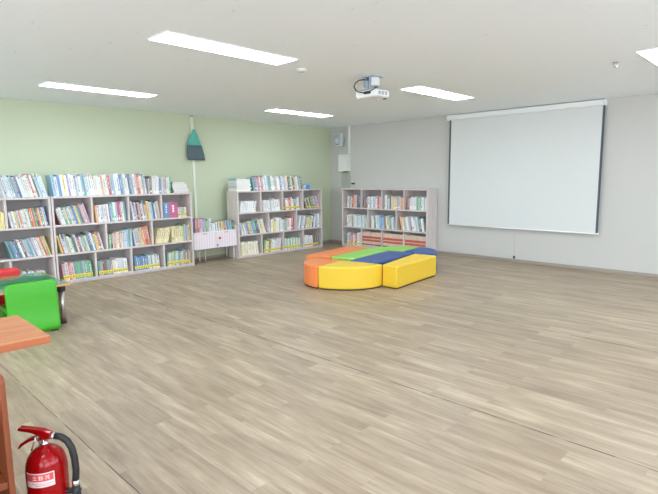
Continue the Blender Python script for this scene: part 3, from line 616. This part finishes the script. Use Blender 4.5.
def make_chair(m, label, loc, rz):
    """faces local -X; the back shell stands at local X 0 and flares out at its foot"""
    t = thing('kids_chair', label, 'chair', loc, rz)
    W = 0.215
    outer = [(0.046, 0.014), (0.050, 0.05), (0.040, 0.11), (0.024, 0.17), (0.014, 0.25), (0.009, 0.36), (0.004, 0.45), (-0.004, 0.478), (-0.018, 0.486)]
    inner = [(-0.034, 0.478), (-0.040, 0.45), (-0.036, 0.36), (-0.030, 0.25), (-0.018, 0.17), (-0.004, 0.11), (0.006, 0.05), (0.012, 0.014)]
    prof = outer + inner
    mt = Matrix(((1, 0, 0, 0), (0, 0, 1, 0), (0, 1, 0, 0), (0, 0, 0, 1)))          # profile (x,z) swept along Y
    ys = [-W + 0.045 * (1 - math.cos(PI / 2 * i / 6)) for i in range(7)]; ys = ys + [-y for y in reversed(ys)]
    bk = MB(); v = []; n = len(prof); fs = []
    for y in ys:                                                                 # rounded outline corners
        e = max(0.0, abs(y) - (W - 0.045)) / 0.045; kk = math.sqrt(max(0.0, 1 - e * e)); th = 0.35 + 0.65 * math.sqrt(max(0.0, 1 - e ** 6))
        for x, z in prof:
            zz = 0.44 + (z - 0.44) * kk if z > 0.44 else (0.05 + (z - 0.05) * kk if z < 0.05 else z)
            xm = 0.03 * math.exp(-zz * 9) - 0.016; v.append((xm + (x - xm) * th, y, zz))
    for j in range(len(ys) - 1):
        for i in range(n): fs.append((j * n + i, j * n + (i + 1) % n, (j + 1) * n + (i + 1) % n, (j + 1) * n + i))
    fs.append(tuple(reversed(range(n)))); fs.append(tuple((len(ys) - 1) * n + i for i in range(n)))
    bk.add(v, fs).build('backrest', m, t, smooth=True)
    seat = [(-0.02, 0.20), (-0.02, 0.245), (-0.30, 0.255), (-0.355, 0.235), (-0.355, 0.205), (-0.30, 0.21)]
    MB().prism(seat, -W + 0.015, W - 0.015, mtx=mt).build('seat', m, t, bevel=0.01, seg=3)
    for s in (-1, 1):
        front = [(-0.33, 0.215), (-0.26, 0.215), (-0.285, 0.0), (-0.345, 0.0)]
        a, b2 = sorted((s * (W - 0.02), s * (W - 0.06)))
        MB().prism(front, a, b2, mtx=mt).build('leg', m, t, bevel=0.006, seg=2)
    for s in (-1, 1):
        a, b2 = sorted((s * (W - 0.03), s * (W - 0.09)))
        MB().box(0.012, 0.044, a, b2, 0, 0.0142).build('glide', M['dark'], t)
    return t
make_chair(M['chair_green'], "bright green children's chair with its back to the room", (2.672, -6.745, 0), 0)
make_chair(M['chair_red'], "bright red children's chair on the bookcase side of the low table", (1.605, -6.785, 0), PI)

# ---------------------------------------------------------------- cherry wood desk
t = thing('desk', 'cherry wood desk top cropped by the picture edge above the floor', 'desk', (4.89, -7.405, 0))
DW, DL, DH = 0.515, 1.6, 0.72
MB().box(0, DW, -DL, 0, DH - 0.034, DH - 0.002).build('desktop_core', M['desk_edge'], t, bevel=0.003, seg=2)
MB().box(0.001, DW - 0.001, -DL + 0.001, -0.001, DH - 0.002, DH).build('desktop', M['desk'], t)
for y in (-0.95, -DL + 0.05): MB().box(0.04, DW - 0.06, y - 0.012, y + 0.012, 0, DH - 0.034).build('leg_panel', M['desk_edge'], t)
MB().box(0.1, 0.118, -DL + 0.06, -0.94, 0.3, DH - 0.034).build('modesty_panel', M['desk_edge'], t)
# open cabinet by the extinguisher
t = thing('open_cabinet', 'cherry wood open-front cabinet beside the fire extinguisher', 'cabinet', (5.96, -7.712, 0), R90)
# local x runs along +Y (0 at the end panel, negative inside), local y goes back into the cabinet
CL, CD, CH = 0.72, 0.34, 0.768
prof = [(0.0, 0.0), (CD, 0.0), (CD, CH), (0.025, CH)] + [(0.025 - 0.025 * math.sin(a), CH - 0.025 + 0.025 * math.cos(a)) for a in (PI / 8, PI / 4, 3 * PI / 8, PI / 2)]
side = Matrix(((0, 0, 1, 0), (1, 0, 0, 0), (0, 1, 0, 0), (0, 0, 0, 1)))              # (y,z) profile extruded along x
for x in (-0.018, -CL): MB().prism(prof, x, x + 0.018, mtx=side).build('side_panel', M['cab'], t, bevel=0.002, seg=1)
for z in (0.02, 0.375): MB().box(-CL + 0.018, -0.018, 0.008, CD - 0.012, z, z + 0.024).build('shelf', M['cab'], t, bevel=0.002, seg=1)
MB().box(-CL + 0.018, -0.018, 0.02, CD - 0.012, CH - 0.026, CH - 0.002).build('top_board', M['cab'], t, bevel=0.002, seg=1)
MB().box(-CL + 0.018, -0.018, CD - 0.012, CD, 0.02, CH - 0.002).build('back_panel', M['cab'], t)

# ---------------------------------------------------------------- fire extinguisher
# local frame turned so that -X is the picture's left and -Y faces the camera
EX, EY = 5.838, -7.580
t = thing('fire_extinguisher', 'red fire extinguisher with black hose standing beside the wooden cabinet', 'fire extinguisher', (EX, EY, 0), math.radians(44.3))
ER = 0.0715
MB().lathe([(ER - 0.006, 0), (ER, 0.01), (ER, 0.345), (ER - 0.003, 0.37), (ER - 0.011, 0.393), (ER - 0.024, 0.411), (ER - 0.041, 0.422), (0.018, 0.428), (0.018, 0.432)], 56).build('cylinder', M['ext_red'], t, smooth=True)
v = MB(); v.lathe([(0.016, 0.431), (0.02, 0.438), (0.02, 0.446), (0.013, 0.448), (0.013, 0.476)], 24); v.build('valve', M['chrome'], t, smooth=True)
MB().box(-0.022, 0.022, -0.012, 0.012, 0.448, 0.47).build('valve_block', M['chrome'], t, bevel=0.003, seg=2)
MB().tube([(0.018, 0, 0.463), (0.046, -0.002, 0.467)], 0.0105, 14).build('hose_fitting', M['chrome'], t, smooth=True)
side_y = Matrix(((1, 0, 0, 0), (0, 0, 1, 0), (0, 1, 0, 0), (0, 0, 0, 1)))
up = [(0.026, 0.458), (0.028, 0.480), (0.0, 0.492), (-0.045, 0.499), (-0.086, 0.503), (-0.092, 0.496), (-0.086, 0.490), (-0.045, 0.483), (-0.012, 0.470), (-0.012, 0.454)]
MB().prism(up, -0.013, 0.013, mtx=side_y).build('upper_lever', M['ext_red'], t, bevel=0.003, seg=2)
lo = [(0.006, 0.454), (0.006, 0.467), (-0.02, 0.468), (-0.055, 0.459), (-0.086, 0.439), (-0.098, 0.420), (-0.093, 0.418), (-0.077, 0.432), (-0.05, 0.448), (-0.02, 0.456)]
MB().prism(lo, -0.011, 0.011, mtx=side_y).build('lower_lever', M['ext_red'], t, bevel=0.002, seg=2)
MB().tube([(-0.022, -0.016, 0.470), (-0.026, -0.02, 0.452), (-0.031, -0.024, 0.436), (-0.036, -0.026, 0.422)], 0.003, 8).build('safety_pin', M['chrome'], t, smooth=True)
hs = [(0.042, -0.002, 0.467), (0.066, -0.003, 0.463), (0.088, -0.004, 0.447), (0.102, -0.004, 0.42), (0.109, -0.003, 0.38), (0.110, 0, 0.33), (0.107, 0, 0.30), (0.105, 0, 0.285)]
h = MB().tube(hs, 0.0125, 14).build('hose', M['rubber'], t, smooth=True)
MB().lathe([(0.0135, 0.263), (0.0135, 0.288)], 16, mtx=Matrix.Translation((0.105, 0, 0))).build('ferrule', M['chrome'], h, smooth=True)
MB().lathe([(0.016, 0.13), (0.017, 0.21), (0.014, 0.264)], 16, mtx=Matrix.Translation((0.105, 0, 0))).build('nozzle', M['rubber'], h, smooth=True)
MB().box(ER - 0.004, 0.121, -0.014, 0.014, 0.238, 0.25).build('hose_clip', M['rubber'], t, bevel=0.004, seg=2)
# label wrapped round the cylinder, with its small lettering
def wrap(mb, a0, a1, z0, z1, off, mi, n=1):
    r = ER + off; vs = []
    for i in range(n + 1):
        a = a0 + (a1 - a0) * i / n
        vs += [(r * math.cos(a), r * math.sin(a), z0), (r * math.cos(a), r * math.sin(a), z1)]
    mb.add(vs, [(2 * i, 2 * i + 2, 2 * i + 3, 2 * i + 1) for i in range(n)], mi)
lb = MB(); A0, A1 = math.radians(238), math.radians(319)
wrap(lb, A0, A1, 0.301, 0.356, 0.0006, 1, 20)                     # white field
wrap(lb, A0 + 0.01, A1 - 0.05, 0.324, 0.352, 0.0010, 0, 20)       # faded red band
wrap(lb, A0 + 0.3, A1 - 0.06, 0.3135, 0.3155, 0.0012, 3, 16); wrap(lb, A0 + 0.5, A1 - 0.3, 0.307, 0.309, 0.0012, 3, 12)
def glyph(cx, strokes, size=0.017, z0=0.3295):
    for (x0, y0, x1, y1) in strokes:                                # strokes in a unit square
        dx, dy = x1 - x0, y1 - y0; ln = math.hypot(dx, dy) or 1; nx, ny = -dy / ln * 0.075, dx / ln * 0.075
        q = [(x0 + nx, y0 + ny), (x0 - nx, y0 - ny), (x1 - nx, y1 - ny), (x1 + nx, y1 + ny)]
        r = ER + 0.0015
        lb.add([(r * math.cos(cx + x * size / ER), r * math.sin(cx + x * size / ER), z0 + y * size) for x, y in q], [(0, 1, 2, 3)], 2)
glyph(math.radians(259), [(0.5, 0.95, 0.15, 0.5), (0.5, 0.95, 0.85, 0.5), (0.5, 0.45, 0.5, 0.15), (0.05, 0.12, 0.95, 0.12)])
glyph(math.radians(276), [(0.3, 0.98, 0.3, 0.88), (0.08, 0.85, 0.55, 0.85), (0.15, 0.6, 0.3, 0.73), (0.3, 0.73, 0.47, 0.6), (0.47, 0.6, 0.3, 0.47), (0.3, 0.47, 0.15, 0.6), (0.3, 0.4, 0.3, 0.2), (0.03, 0.17, 0.6, 0.17), (0.76, 1.0, 0.76, 0.0), (0.76, 0.5, 0.98, 0.5)])
glyph(math.radians(293), [(0.1, 0.85, 0.55, 0.85), (0.55, 0.87, 0.5, 0.5), (0.5, 0.5, 0.15, 0.15), (0.8, 1.0, 0.8, 0.0)])
lb.build('paper_label', [M['lab_red'], M['lab_white'], M['lab_txt'], M['lab_grey']], t)

# ---------------------------------------------------------------- camera, world, view
cam = bpy.data.cameras.new('camera'); co = bpy.data.objects.new('camera', cam); C.objects.link(co)
yaw, pitch, roll = -0.773724249, -0.134481562, -0.00971522314
f = Vector((math.sin(yaw) * math.cos(pitch), math.cos(yaw) * math.cos(pitch), math.sin(pitch)))
r = Vector((math.cos(yaw), -math.sin(yaw), 0)); u = r.cross(f)
r2 = r * math.cos(roll) + u * math.sin(roll); u2 = -r * math.sin(roll) + u * math.cos(roll)
mx = Matrix((r2, u2, -f)).transposed().to_4x4(); mx.translation = (7.85501571, -8.10667652, 1.41067097)
co.matrix_world = mx
cam.sensor_fit = 'HORIZONTAL'; cam.sensor_width = 36; cam.lens = 506.234 * 36 / 658; cam.clip_start = 0.02
SC.camera = co
w = bpy.data.worlds.new('world'); w.use_nodes = True; SC.world = w
w.node_tree.nodes['Background'].inputs[0].default_value = (0.84, 0.92, 1.05, 1); w.node_tree.nodes['Background'].inputs[1].default_value = 4.6
SC.view_settings.view_transform = 'Standard'; SC.view_settings.look = 'None'; SC.view_settings.gamma = 1; SC.view_settings.use_curve_mapping = False
SC.view_settings.exposure = 0.87
SC.cycles.use_denoising = True
SC.cycles.max_bounces = 12; SC.cycles.diffuse_bounces = 8
